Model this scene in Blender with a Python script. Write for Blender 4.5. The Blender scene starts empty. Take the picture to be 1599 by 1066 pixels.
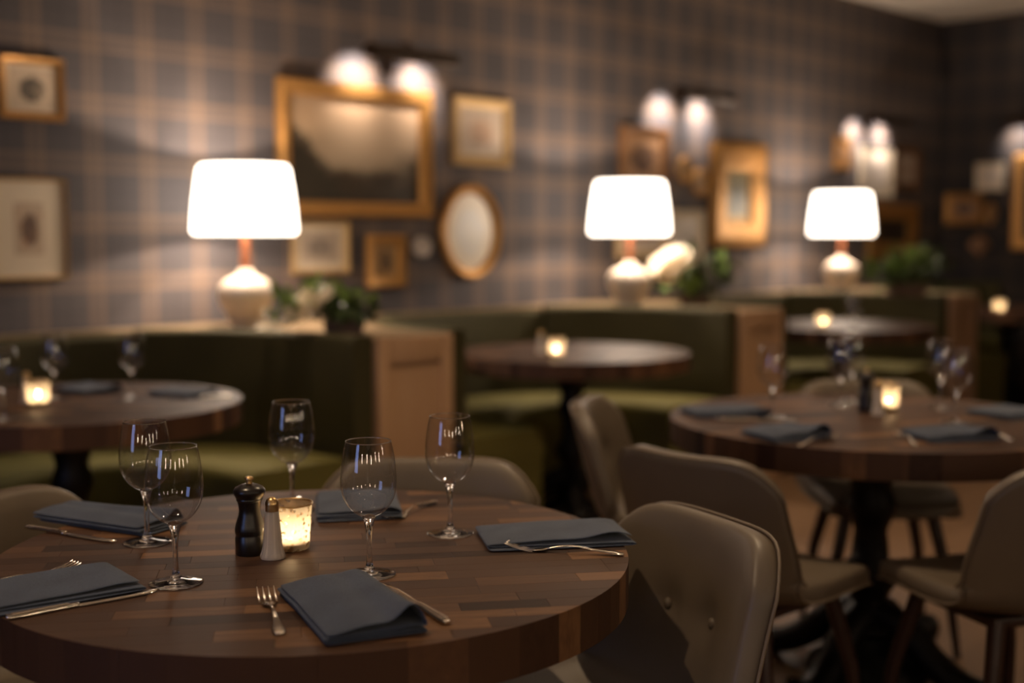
import bpy, bmesh, math, random
from mathutils import Vector, Matrix, noise
random.seed(7)
sc = bpy.context.scene
COL = sc.collection
PI = math.pi
# ------------------------------------------------------------------ camera, light set-up
F_PX, CAM_H = 1950.0, 1.28
YAW, PITCH = math.radians(44.3), math.atan(165 / 1950.0)
FWD = Vector((math.cos(YAW) * math.cos(PITCH), math.sin(YAW) * math.cos(PITCH), -math.sin(PITCH)))
RT = Vector((math.sin(YAW), -math.cos(YAW), 0))
UP = RT.cross(FWD)
CAM = Vector((0, 0, CAM_H))
cd = bpy.data.cameras.new('camera'); cam = bpy.data.objects.new('camera', cd); COL.objects.link(cam)
cam.location = CAM
cam.rotation_euler = Matrix((RT, UP, -FWD)).transposed().to_euler()
cd.sensor_width = 36; cd.lens = 36 * F_PX / 1599
cd.dof.use_dof = True; cd.dof.focus_distance = 1.93; cd.dof.aperture_fstop = 1.55
cd.clip_start = .05
sc.camera = cam
w = bpy.data.worlds.new('world'); sc.world = w; w.use_nodes = True
w.node_tree.nodes['Background'].inputs[0].default_value = (.9, .7, .5, 1)
w.node_tree.nodes['Background'].inputs[1].default_value = .0
sc.view_settings.view_transform = 'Standard'; sc.view_settings.look = 'None'
sc.view_settings.exposure = 0.14; sc.view_settings.gamma = 1.0
try:
    sc.view_settings.use_curve_mapping = False
    sc.cycles.max_bounces = 10; sc.cycles.transparent_max_bounces = 24
    sc.cycles.transmission_bounces = 8; sc.cycles.glossy_bounces = 4; sc.cycles.diffuse_bounces = 3
    sc.cycles.caustics_reflective = False; sc.cycles.caustics_refractive = False
    sc.cycles.use_denoising = True; sc.cycles.sample_clamp_indirect = 3.0
except Exception:
    pass
WARM = (1.0, .66, .38)
LAMP_W = 17.0          # table-lamp bulbs
SHADE_E = 6.5
PICT_W = 24.0
DOWN_W = 55.0
CANDLE_W = .28
PEND_E = 36.0
# room measures
W_Y, END_X, CEIL = 4.78, 9.96, 3.03
WEST_X, SOUTH_Y = -3.6, -4.2
TZ = .76              # table height
LEDGE = .90
S, CX0, BR, BYC, BP = 2.38, 1.95, 1.0, 3.70, 3.60   # booth pitch, first centre, radius, centre line, front

def pz(x, y, z):
    d = FWD + RT * ((x - 799.5) / F_PX) - UP * ((y - 533) / F_PX)
    return CAM + d * ((z - CAM_H) / d.z)

# ------------------------------------------------------------------ material helpers
class NT:
    def __init__(s, name):
        s.m = bpy.data.materials.new(name); s.m.use_nodes = True
        s.t = s.m.node_tree; s.n = s.t.nodes; s.n.clear()
        s.out = s.n.new('ShaderNodeOutputMaterial')
    def new(s, typ, **kw):
        n = s.n.new(typ)
        for k, v in kw.items():
            setattr(n, k, v)
        return n
    def link(s, a, b):
        s.t.links.new(a, b)
    def put(s, sock, v):
        if hasattr(v, 'is_output') or isinstance(v, bpy.types.NodeSocket): s.link(v, sock)
        else: sock.default_value = v
    def math(s, op, a, b=None, c=None, clamp=False):
        n = s.new('ShaderNodeMath', operation=op); n.use_clamp = clamp
        s.put(n.inputs[0], a)
        if b is not None: s.put(n.inputs[1], b)
        if c is not None: s.put(n.inputs[2], c)
        return n.outputs[0]
    def mix(s, f, a, b):
        n = s.new('ShaderNodeMix', data_type='RGBA')
        s.put(n.inputs[0], f)
        for i, v in ((6, a), (7, b)):
            if isinstance(v, tuple): v = (*v[:3], 1)
            s.put(n.inputs[i], v)
        return n.outputs[2]
    def mapr(s, v, a, b, c=0., d=1., smooth=True):
        n = s.new('ShaderNodeMapRange'); n.interpolation_type = 'SMOOTHSTEP' if smooth else 'LINEAR'
        s.put(n.inputs[0], v)
        for i, q in enumerate((a, b, c, d)): n.inputs[i + 1].default_value = q
        return n.outputs[0]
    def ramp(s, f, stops, interp='LINEAR'):
        n = s.new('ShaderNodeValToRGB'); n.color_ramp.interpolation = interp
        e = n.color_ramp.elements
        while len(e) < len(stops): e.new(.5)
        for q, (p, c) in zip(e, stops): q.position = p; q.color = (*c, 1)
        s.put(n.inputs[0], f); return n.outputs[0]
    def noise(s, vec, scale, detail=3, rough=.5):
        n = s.new('ShaderNodeTexNoise'); n.inputs['Scale'].default_value = scale
        n.inputs['Detail'].default_value = detail; n.inputs['Roughness'].default_value = rough
        if vec is not None: s.link(vec, n.inputs['Vector'])
        return n.outputs['Fac']
    def obj(s): return s.new('ShaderNodeTexCoord').outputs['Object']
    def gen(s): return s.new('ShaderNodeTexCoord').outputs['Generated']
    def sep(s, v):
        n = s.new('ShaderNodeSeparateXYZ'); s.link(v, n.inputs[0]); return n.outputs
    def mapping(s, v, scale=(1, 1, 1), loc=(0, 0, 0)):
        n = s.new('ShaderNodeMapping'); s.link(v, n.inputs[0]); n.inputs['Scale'].default_value = scale
        s.put(n.inputs['Location'], loc); return n.outputs[0]
    def bump(s, h, strength=.3, dist=.002):
        n = s.new('ShaderNodeBump'); n.inputs['Strength'].default_value = strength
        n.inputs['Distance'].default_value = dist; s.link(h, n.inputs['Height']); return n.outputs[0]
    def bsdf(s, col, rough=.5, metal=0., normal=None, **kw):
        p = s.new('ShaderNodeBsdfPrincipled')
        s.put(p.inputs['Base Color'], (*col, 1) if isinstance(col, tuple) else col)
        s.put(p.inputs['Roughness'], rough); p.inputs['Metallic'].default_value = metal
        if normal is not None: s.link(normal, p.inputs['Normal'])
        for k, v in kw.items():
            i = p.inputs[k.replace('_', ' ')]; s.put(i, v)
        return p.outputs[0]
    def done(s, sh):
        s.link(sh, s.out.inputs[0]); return s.m

def simple(name, col, rough=.5, metal=0., var=.15, scale=20, bump=0., **kw):
    t = NT(name); n = t.noise(t.obj(), scale, 4)
    c = t.mix(n, tuple(x * (1 - var) for x in col), tuple(min(1, x * (1 + var)) for x in col))
    return t.done(t.bsdf(c, rough, metal, t.bump(n, bump, .003) if bump else None, **kw))

def emis(name, col, st):
    t = NT(name); e = t.new('ShaderNodeEmission'); e.inputs[0].default_value = (*col, 1); e.inputs[1].default_value = st
    return t.done(e.outputs[0])

def plaid(name, axis, k=1.):
    t = NT(name); o = t.sep(t.obj()); h = o[axis]; z = o[2]
    P = .2415
    def band(c, other, off):
        f = t.math('FRACT', t.math('DIVIDE', t.math('ADD', c, off), P))
        d = t.math('ABSOLUTE', t.math('SUBTRACT', f, .5))            # 0 in the stripe centre
        body = t.mapr(d, .135, .165, 1, 0)
        edge = t.mapr(t.math('ABSOLUTE', t.math('SUBTRACT', d, .115)), .02, .05, 1, 0)
        dash = t.mapr(t.math('SINE', t.math('ADD', t.math('MULTIPLY', other, 2 * PI / .021), t.math('MULTIPLY', d, 22.))), -.5, .5)
        e2 = t.math('MULTIPLY', edge, dash)
        thin = t.mapr(t.math('ABSOLUTE', t.math('SUBTRACT', d, .5)), .008, .02, 1, 0)
        return t.math('ADD', t.math('MULTIPLY', body, .26), t.math('MULTIPLY', e2, .50)), thin
    # stripes at x = 2.2285 + k P ; z = 1.572 + k P
    b1, t1 = band(h, z, P * 20.5 - 2.2285)
    b2, t2 = band(z, h, P * 20.5 - 1.572)
    m = t.math('MINIMUM', t.math('ADD', b1, b2), 1.)
    weave = t.noise(t.mapping(t.obj(), (260, 260, 260)), 1., 2)
    base = t.mix(weave, (.064, .056, .060), (.098, .086, .090))
    base = t.mix(t.math('MULTIPLY', t.math('MAXIMUM', t1, t2), .35), base, (.03, .03, .04))
    c = t.mix(m, base, (.215, .147, .108))
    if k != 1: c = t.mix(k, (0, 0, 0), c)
    return t.done(t.bsdf(c, .85, 0, t.bump(m, .15, .001)))

def wood(name, ramp, rough=.35, stretch=(3, 40, 40), rnd=True, rings=1., coat=0.):
    t = NT(name); co = t.obj()
    if rnd:
        r = t.new('ShaderNodeObjectInfo').outputs['Random']
        vm = t.new('ShaderNodeVectorMath', operation='ADD'); t.link(co, vm.inputs[0])
        cb = t.new('ShaderNodeCombineXYZ')
        for i, k in enumerate((17., 31., 23.)): t.link(t.math('MULTIPLY', r, k), cb.inputs[i])
        t.link(cb.outputs[0], vm.inputs[1]); co2 = vm.outputs[0]
    else: co2 = co; r = None
    g = t.noise(t.mapping(co2, stretch), rings, 6, .62)
    g2 = t.noise(t.mapping(co2, tuple(4 * a for a in stretch)), rings, 3)
    f = t.math('ADD', t.math('MULTIPLY', g, .7), t.math('MULTIPLY', g2, .3))
    if r is not None:
        f = t.math('ADD', t.math('MULTIPLY', t.math('SUBTRACT', f, .5), .42), r, clamp=True)
    c = t.ramp(f, ramp)
    return t.done(t.bsdf(c, rough, 0, t.bump(g2, .06, .001), Specular_IOR_Level=.25))

M = {}
M['plaid_n'] = plaid('plaid_wallpaper', 0); M['plaid_e'] = plaid('shade_darkened_plaid_wallpaper', 1, .35)  # end wall: same plaid, its shade put in by darkening the colour
M['ceiling'] = simple('ceiling_paint', (.80, .72, .62), .9, var=.04, scale=3)
M['dark_wall'] = simple('dark_paint', (.07, .055, .05), .8, var=.1, scale=3)
M['floor'] = wood('floor_wood', [(0, (.13, .072, .038)), (.5, (.20, .118, .066)), (1, (.27, .165, .095))], .45, (1.2, 12, 12), False)
M['butcher'] = wood('walnut_block', [(0, (.028, .011, .006)), (.2, (.060, .028, .016)), (.75, (.080, .038, .020)), (.9, (.125, .060, .029)), (1, (.20, .10, .046))], .55, (6, 60, 14))
M['panel_wood'] = wood('light_oak', [(0, (.40, .24, .135)), (.5, (.50, .31, .18)), (1, (.58, .38, .23))], .5, (22, 22, 2.5), False)
M['ledge_wood'] = wood('ledge_oak', [(0, (.20, .14, .075)), (.5, (.27, .19, .11)), (1, (.33, .24, .14))], .5, (4, 20, 20), False)
M['leg_wood'] = simple('dark_leg_wood', (.035, .014, .009), .4, var=.3, scale=40)
M['lamp_wood'] = simple('walnut_neck', (.16, .05, .018), .4, var=.3, scale=60)
M['iron'] = simple('black_iron', (.012, .010, .009), .45, .6, var=.3, scale=50, bump=.2)
M['gold'] = simple('gilt_frame', (.50, .25, .07), .42, .55, var=.35, scale=60, bump=.25)
M['gold_pale'] = simple('pale_gilt', (.55, .36, .16), .45, .4, var=.3, scale=60, bump=.2)
M['brown_frame'] = simple('brown_gilt', (.22, .10, .035), .4, .3, var=.3, scale=60)
M['cream'] = simple('cream_mat', (.74, .62, .46), .8, var=.06, scale=8)
M['bronze'] = simple('dark_bronze', (.035, .020, .011), .4, .7, var=.3, scale=30)
M['ceramic'] = simple('cream_ceramic', (.74, .62, .50), .25, var=.05, scale=6, Coat_Weight=.4)
M['brass'] = simple('brass', (.78, .52, .24), .28, 1., var=.1, scale=80)
M['steel'] = simple('silver_plate', (.78, .70, .60), .16, 1., var=.06, scale=90)
M['pepper'] = simple('black_lacquered_wood', (.010, .006, .005), .3, var=.3, scale=60, Coat_Weight=.25, Coat_Roughness=.25)
def salt_mat():
    t = NT('white_salt'); a = t.bsdf((.95, .90, .85), .7); b = t.new('ShaderNodeBsdfTranslucent'); b.inputs[0].default_value = (.9, .8, .7, 1)
    mx_ = t.new('ShaderNodeMixShader'); mx_.inputs[0].default_value = .45; t.link(a, mx_.inputs[1]); t.link(b.outputs[0], mx_.inputs[2]); return t.done(mx_.outputs[0])
M['salt'] = salt_mat()
M['wax'] = simple('candle_wax', (.85, .72, .5), .5, var=.04)
M['leaf'] = simple('leaf_green', (.20, .33, .05), .5, var=.5, scale=9)
M['leaf_dark'] = simple('leaf_dark', (.055, .09, .02), .5, var=.5, scale=9)
def petal_mat():
    t = NT('cream_petal'); a = t.bsdf((.95, .86, .70), .6); b = t.new('ShaderNodeBsdfTranslucent'); b.inputs[0].default_value = (.95, .84, .66, 1)
    mx_ = t.new('ShaderNodeMixShader'); mx_.inputs[0].default_value = .5; t.link(a, mx_.inputs[1]); t.link(b.outputs[0], mx_.inputs[2]); return t.done(mx_.outputs[0])
M['petal'] = petal_mat()
M['stem'] = simple('stem_brown', (.07, .06, .02), .6)
M['planter'] = simple('planter_wood', (.10, .055, .03), .6, var=.3, scale=12)
M['plate'] = simple('pale_plate', (.5, .42, .36), .4, var=.05)

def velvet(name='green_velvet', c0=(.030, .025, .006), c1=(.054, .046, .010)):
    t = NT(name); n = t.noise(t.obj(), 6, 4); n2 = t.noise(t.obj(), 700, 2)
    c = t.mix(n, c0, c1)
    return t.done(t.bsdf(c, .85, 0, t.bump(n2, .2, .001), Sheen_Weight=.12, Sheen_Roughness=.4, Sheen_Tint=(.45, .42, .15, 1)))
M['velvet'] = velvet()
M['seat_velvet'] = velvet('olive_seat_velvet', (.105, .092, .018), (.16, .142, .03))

def leather():
    t = NT('taupe_leather'); n = t.noise(t.obj(), 8, 3)
    v = t.new('ShaderNodeTexVoronoi'); v.inputs['Scale'].default_value = 420; t.link(t.obj(), v.inputs['Vector'])
    c = t.mix(n, (.122, .094, .067), (.162, .126, .090))
    return t.done(t.bsdf(c, .46, 0, t.bump(v.outputs['Distance'], .12, .0008)))
M['leather'] = leather()
M['piping'] = simple('taupe_piping', (.17, .128, .088), .5, var=.1)

def denim():
    t = NT('blue_grey_napkin_cloth'); o = t.obj()
    wv = t.new('ShaderNodeTexWave'); wv.inputs['Scale'].default_value = 380; wv.inputs['Distortion'].default_value = 1.5
    t.link(o, wv.inputs['Vector'])
    n = t.noise(o, 900, 2); n2 = t.noise(o, 14, 3)
    f = t.math('ADD', t.math('MULTIPLY', n, .7), t.math('MULTIPLY', n2, .3))
    c = t.mix(t.mapr(f, .3, .7), (.026, .036, .060), (.082, .106, .160))
    return t.done(t.bsdf(c, .95, 0, t.bump(n, .4, .0006), Sheen_Weight=.12))
M['cloth'] = denim()

def thin_glass():
    t = NT('thin_bowl_glass')
    lw = t.new('ShaderNodeLayerWeight'); lw.inputs[0].default_value = .5
    f = t.math('ADD', t.math('MULTIPLY', t.math('POWER', lw.outputs['Facing'], 3.2), .75), .105, clamp=True)
    tr = t.new('ShaderNodeBsdfTransparent'); tr.inputs[0].default_value = (.97, .97, .97, 1)
    gl = t.new('ShaderNodeBsdfGlossy'); gl.inputs['Roughness'].default_value = .02
    mx = t.new('ShaderNodeMixShader'); t.link(f, mx.inputs[0]); t.link(tr.outputs[0], mx.inputs[1]); t.link(gl.outputs[0], mx.inputs[2])
    return t.done(mx.outputs[0])
M['thin_glass'] = thin_glass()
def solid_glass():
    t = NT('solid_glass')
    return t.done(t.bsdf((1, .98, .96), .0, 0, None, Transmission_Weight=1., IOR=1.5))
M['glass'] = solid_glass()

def mercury():
    t = NT('mercury_glass'); o = t.obj()
    n = t.noise(o, 90, 4, .7)
    vo = t.new('ShaderNodeTexVoronoi'); vo.inputs['Scale'].default_value = 110; t.link(o, vo.inputs['Vector'])
    f = t.mapr(t.math('ADD', t.math('MULTIPLY', n, .7), t.math('MULTIPLY', vo.outputs['Distance'], .6)), .50, .60)
    tl = t.new('ShaderNodeBsdfTranslucent'); tl.inputs[0].default_value = (.97, .80, .58, 1)
    gl = t.new('ShaderNodeBsdfGlossy'); gl.inputs[0].default_value = (.50, .34, .18, 1); gl.inputs['Roughness'].default_value = .25
    tr = t.new('ShaderNodeBsdfTransparent'); tr.inputs[0].default_value = (1, .86, .66, 1)
    a = t.new('ShaderNodeMixShader'); a.inputs[0].default_value = .62; t.link(tl.outputs[0], a.inputs[1]); t.link(gl.outputs[0], a.inputs[2])
    b = t.new('ShaderNodeMixShader'); t.link(f, b.inputs[0]); t.link(a.outputs[0], b.inputs[2]); t.link(tr.outputs[0], b.inputs[1])
    a2 = t.new('ShaderNodeMixShader'); a2.inputs[0].default_value = .12; t.link(b.outputs[0], a2.inputs[1]); t.link(tl.outputs[0], a2.inputs[2])
    return t.done(a2.outputs[0])
M['mercury'] = mercury()
M['flame'] = emis('candle_flame', (1, .78, .50), 90)
M['shade'] = emis('lit_linen_shade', (1, .84, .68), SHADE_E)
M['bulb'] = emis('warm_bulb', (1, .85, .65), 25)
M['pendant'] = emis('added_pendant_tube', (1, .78, .54), PEND_E)
M['down'] = emis('downlight_lens', (1, .80, .58), 120)
M['dusk'] = emis('dusk_window', (.36, .48, 1.), 3.2)

def art(name, cols, kind='sketch', seed=0.):
    """flat picture printed on a panel: generated x = across, z = up"""
    t = NT(name); g = t.gen(); o = t.sep(g); x, z = o[0], o[2]
    mp = t.mapping(g, (4, 4, 4), (seed, seed * .7, seed * 1.3))
    n = t.noise(mp, 1.0, 6, .6); n2 = t.noise(mp, 3.2, 5, .65)
    if kind == 'landscape':
        sky = t.mix(t.mapr(z, .25, 1), cols[1], cols[0])
        zz = t.math('ADD', z, t.math('MULTIPLY', t.math('SUBTRACT', n, .5), .5))
        ground = t.mapr(zz, .18, .38, 1, 0)
        tree = t.mapr(t.math('ADD', t.math('ADD', t.math('MULTIPLY', x, 1.9), t.math('MULTIPLY', z, 1.15)), t.math('MULTIPLY', t.math('SUBTRACT', n2, .5), .7)), .78, 1.0, 1, 0)
        rt = t.math('MULTIPLY', t.mapr(t.math('ADD', x, t.math('MULTIPLY', t.math('SUBTRACT', n2, .5), .5)), .72, .95), t.mapr(z, .35, .6, 1, 0))
        c = t.mix(t.math('MULTIPLY', t.mapr(z, .2, .55, 1, 0), .55), sky, cols[2])
        c = t.mix(t.math('MULTIPLY', rt, .8), c, cols[3])
        c = t.mix(ground, c, cols[3]); c = t.mix(tree, c, cols[4])
    else:
        dx = t.math('SUBTRACT', x, .5); dz = t.math('SUBTRACT', z, .48)
        r = t.math('ADD', t.math('MULTIPLY', dx, dx), t.math('MULTIPLY', dz, dz))
        m = t.math('ADD', t.mapr(r, .03, .2, .28, -.25), n2)
        c = t.mix(t.mapr(m, .5, .72), cols[0], cols[1])
        c = t.mix(t.math('MULTIPLY', t.mapr(n, .52, .66), .5), c, cols[2])
    return t.done(t.bsdf(c, .4, 0, None, Coat_Weight=.15))
CR = (.60, .47, .34)

# ------------------------------------------------------------------ mesh helpers
class MB:
    def __init__(s): s.v = []; s.f = []
    def add(s, vs, fs):
        b = len(s.v); s.v += [tuple(p) for p in vs]; s.f += [tuple(i + b for i in f) for f in fs]; return s
    def box(s, c, d, mat=None, bev=0.):
        bm = bmesh.new(); bmesh.ops.create_cube(bm, size=1)
        bmesh.ops.scale(bm, vec=d, verts=bm.verts)
        if bev: bmesh.ops.bevel(bm, geom=bm.edges[:], offset=bev, segments=2, affect='EDGES', profile=.5)
        Mx = Matrix.Translation(c) @ (mat or Matrix())
        bm.verts.index_update()
        s.add([Mx @ v.co for v in bm.verts], [[v.index for v in f.verts] for f in bm.faces]); bm.free(); return s
    def lathe(s, prof, seg=32, c=(0, 0, 0), closed=False):
        n = len(prof); vs = []; fs = []
        for r, z in prof:
            for k in range(seg):
                a = 2 * PI * k / seg; vs.append((c[0] + r * math.cos(a), c[1] + r * math.sin(a), c[2] + z))
        for i in range(n - 1 + (1 if closed else 0)):
            j = (i + 1) % n
            for k in range(seg):
                l = (k + 1) % seg; fs.append((i * seg + k, i * seg + l, j * seg + l, j * seg + k))
        return s.add(vs, fs)
    def tube(s, pts, rad, seg=8, cap=True):
        pts = [Vector(p) for p in pts]; n = len(pts)
        if not isinstance(rad, (list, tuple)): rad = [rad] * n
        vs = []; fs = []; up = Vector((0, 0, 1)); px = None
        for i, p in enumerate(pts):
            d = (pts[min(i + 1, n - 1)] - pts[max(i - 1, 0)]).normalized()
            if px is None:
                a = d.cross(up)
                if a.length < .05: a = d.cross(Vector((1, 0, 0)))
                px = a.normalized()
            px = (px - d * px.dot(d)).normalized(); py = d.cross(px)
            for k in range(seg):
                t = 2 * PI * k / seg; vs.append(p + (px * math.cos(t) + py * math.sin(t)) * rad[i])
        for i in range(n - 1):
            for k in range(seg):
                l = (k + 1) % seg; fs.append((i * seg + k, i * seg + l, (i + 1) * seg + l, (i + 1) * seg + k))
        if cap: fs += [tuple(range(seg - 1, -1, -1)), tuple((n - 1) * seg + k for k in range(seg))]
        return s.add(vs, fs)
    def prism(s, poly, z0, z1, bev=0.):
        """plan polygon (ccw) pulled up; bev chamfers the top edge"""
        n = len(poly); vs = [(x, y, z0) for x, y in poly]
        fs = [tuple(range(n - 1, -1, -1))]
        if bev:
            cx = sum(p[0] for p in poly) / n; cy = sum(p[1] for p in poly) / n
            vs += [(x, y, z1 - bev) for x, y in poly]
            for x, y in poly:
                l = math.hypot(x - cx, y - cy) or 1; vs.append((x - (x - cx) / l * bev * 1.4, y - (y - cy) / l * bev * 1.4, z1))
            L = 2
        else:
            vs += [(x, y, z1) for x, y in poly]; L = 1
        for q in range(L):
            for i in range(n):
                j = (i + 1) % n; fs.append((q * n + i, q * n + j, (q + 1) * n + j, (q + 1) * n + i))
        fs.append(tuple(L * n + i for i in range(n)))
        return s.add(vs, fs)
    def mesh(s, name, smooth=None):
        me = bpy.data.meshes.new(name); me.from_pydata(s.v, [], s.f)
        bm = bmesh.new(); bm.from_mesh(me); bmesh.ops.recalc_face_normals(bm, faces=bm.faces); bm.to_mesh(me); bm.free()
        if smooth is not None: me.shade_smooth(); 
        if smooth: me.set_sharp_from_angle(angle=math.radians(smooth))
        return me
    def build(s, name, mat, parent=None, smooth=35):
        return mobj(name, s.mesh(name, smooth), mat, parent)

def mobj(name, me, mat, parent=None):
    o = bpy.data.objects.new(name, me); COL.objects.link(o)
    if mat is not None and not me.materials: me.materials.append(mat)
    if parent is not None: o.parent = parent
    return o
def tag(o, label, cat, group=None):
    o['label'] = label; o['category'] = cat
    if group: o['group'] = group
    return o
def struct(o, label=None):
    o['kind'] = 'structure'
    if label: o['label'] = label
    return o
def thing(name, label, cat, loc=(0, 0, 0), rz=0., group=None):
    o = bpy.data.objects.new(name, None); COL.objects.link(o); o.empty_display_size = .05
    o.location = loc; o.rotation_euler = (0, 0, rz)
    return tag(o, label, cat, group)
def dup(root, label, loc, rz=0., group=None):
    r = root.copy(); COL.objects.link(r); r.location = loc; r.rotation_euler = (0, 0, rz); r['label'] = label
    if group: r['group'] = group
    for ch in list(root.children):
        c = ch.copy(); COL.objects.link(c); c.parent = r
        for g in ch.children:
            d = g.copy(); COL.objects.link(d); d.parent = c
    return r
def subsurf(o, lv=1):
    m = o.modifiers.new('subsurf', 'SUBSURF'); m.levels = lv; m.render_levels = lv; return o
def light(name, kind, loc, energy, col, parent=None, **kw):
    l = bpy.data.lights.new(name, kind); l.energy = energy; l.color = col
    for k, v in kw.items(): setattr(l, k, v)
    o = bpy.data.objects.new(name, l); COL.objects.link(o); o.location = loc
    if parent is not None: o.parent = parent
    return o
def spline(P, n):
    P = [Vector(p) for p in P]; out = []
    m = len(P) - 1
    for i in range(n):
        t = i / (n - 1) * m; k = min(int(t), m - 1); u = t - k
        p0 = P[max(k - 1, 0)]; p1 = P[k]; p2 = P[k + 1]; p3 = P[min(k + 2, m)]
        out.append(.5 * ((2 * p1) + (p2 - p0) * u + (2 * p0 - 5 * p1 + 4 * p2 - p3) * u * u + (3 * p1 - p0 - 3 * p2 + p3) * u ** 3))
    return out

# ------------------------------------------------------------------ room shell
def slab(name, c, d, mat): return struct(MB().box(c, d).build(name, mat, None, None))
mx, my = (WEST_X + END_X) / 2, (SOUTH_Y + W_Y) / 2
LX, LY = END_X - WEST_X, W_Y - SOUTH_Y
struct(MB().prism([(WEST_X, SOUTH_Y), (END_X, SOUTH_Y), (END_X, W_Y), (WEST_X, W_Y)], -.1, 0).build('floor', M['floor'], None, None))
struct(MB().prism([(WEST_X, SOUTH_Y), (END_X, SOUTH_Y), (END_X, W_Y), (WEST_X, W_Y)], CEIL, CEIL + .1).build('ceiling', M['ceiling'], None, None))
def wall(name, x0, y0, x1, y1, mat):
    return struct(MB().prism([(x0, y0), (x1, y0), (x1, y1), (x0, y1)], 0, CEIL).build(name, mat, None, None))
wall('wall_north', WEST_X - .1, W_Y, END_X + .1, W_Y + .1, M['plaid_n'])
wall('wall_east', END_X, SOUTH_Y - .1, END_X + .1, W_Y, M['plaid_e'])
wall('wall_south', WEST_X - .1, SOUTH_Y - .1, END_X, SOUTH_Y, M['dark_wall'])
wall('wall_west', WEST_X - .1, SOUTH_Y, WEST_X, W_Y, M['dark_wall'])
struct(MB().prism([(WEST_X, W_Y - .015), (END_X, W_Y - .015), (END_X, W_Y), (WEST_X, W_Y)], 0, .14).build('baseboard_north', M['leg_wood'], None, None))
struct(MB().prism([(END_X - .015, SOUTH_Y), (END_X, SOUTH_Y), (END_X, W_Y - .015), (END_X - .015, W_Y - .015)], 0, .14).build('baseboard_east', M['leg_wood'], None, None))
# dusk window in the wall behind the diners: it gives the bluish glint on the glasses
wn = bpy.data.objects.new('window_1', None); COL.objects.link(wn); struct(wn); wn.location = (WEST_X, 1.6, 0)
MB().box((.01, 0, 1.6), (.02, 1.1, 1.5)).build('pane', M['dusk'], wn, None)
fr = MB()
for y in (-.58, 0, .58): fr.box((.03, y, 1.6), (.06, .06, 1.62))
for z in (.82, 2.38): fr.box((.03, 0, z), (.06, 1.2, .06))
fr.build('window_frame', M['leg_wood'], wn, None)

# ------------------------------------------------------------------ downlights
dl_ring = MB().lathe([(.030, -.004), (.055, -.006), (.058, 0), (.030, .0)], 20, closed=True).mesh('trim_ring', 40)
dl_lens = MB().lathe([(.0001, -.002), (.029, -.002)], 16).mesh('lens', 40)
dl_ring.materials.append(M['bronze']); dl_lens.materials.append(M['down'])
def downlight(x, y, watt, cone, where):
    t = thing('ceiling_downlight', 'small round recessed downlight in the ceiling ' + where, 'light', (x, y, CEIL), 0, 'recessed ceiling downlights')
    mobj('trim_ring', dl_ring, None, t); mobj('lens', dl_lens, None, t)
    light('lamp', 'SPOT', (0, 0, -.02), watt, (1, .72, .44), t, spot_size=math.radians(cone), spot_blend=.6, shadow_soft_size=.028)
for i, x in enumerate((-1.25, .67, 2.9, 5.1)):
    downlight(x, 2.0, DOWN_W * (.8, 1.0, 1.5, 1.3)[i], (62, 86, 92, 88)[i], ('behind the left of the near round table', 'over the near round table', 'over the far round table', 'past the far round table', 'near the end wall')[i])
for i, x in enumerate((-1.2, .9)):
    downlight(x, -.1, DOWN_W * .2, 60, 'over the aisle, place %s from the entrance' % ('first', 'second', 'third', 'fourth')[i])
for i, x in enumerate((-1., 1.5)):
    downlight(x, -2.3, DOWN_W * .25, 60, 'by the back wall, place %s from the entrance' % ('first', 'second', 'third')[i])
for k in range(4):
    downlight(CX0 + S * k + .74, 3.86, DOWN_W * .8, 22, 'above the %s booth from the near end' % ('first', 'second', 'third', 'fourth')[k])

# ------------------------------------------------------------------ unseen pendant lamps, added for glass streaks and fill light
pend_me = {}
def pendant(x, y, zb, label):
    t = thing('added_pendant_lamp', label, 'lamp', (x, y, 0), 0, 'added unseen slender pendants')
    if not pend_me:
        pend_me['g'] = MB().lathe([(.001, -.25), (.032, -.245), (.04, -.23), (.04, .22), (.036, .236), (.001, .238)], 24).mesh('glass_shade', 50); pend_me['g'].materials.append(M['pendant'])
        pend_me['c'] = MB().lathe([(.001, .236), (.036, .236), (.036, .28), (.012, .30), (.001, .30)], 20).mesh('cap', 40); pend_me['c'].materials.append(M['brass'])
    mobj('glass_shade', pend_me['g'], None, t).location.z = zb; mobj('cap', pend_me['c'], None, t).location.z = zb
    MB().tube([(0, 0, zb + .298), (0, 0, CEIL)], .004, 6).build('cord', M['iron'], t, 60)
for i, (x, y, zb) in enumerate([(-2.7, -.2, 1.62), (-2.2, -1.9, 1.72), (-.9, -2.7, 1.62), (.6, -2.9, 1.75), (1.9, -2.9, 1.62), (3.6, -2.5, 1.75)]):
    pendant(x, y, zb, 'unseen glowing pendant lamp added for glass streaks, place %s from the west' % ('first', 'second', 'third', 'fourth', 'fifth', 'sixth', 'seventh', 'eighth', 'ninth')[i])

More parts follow.
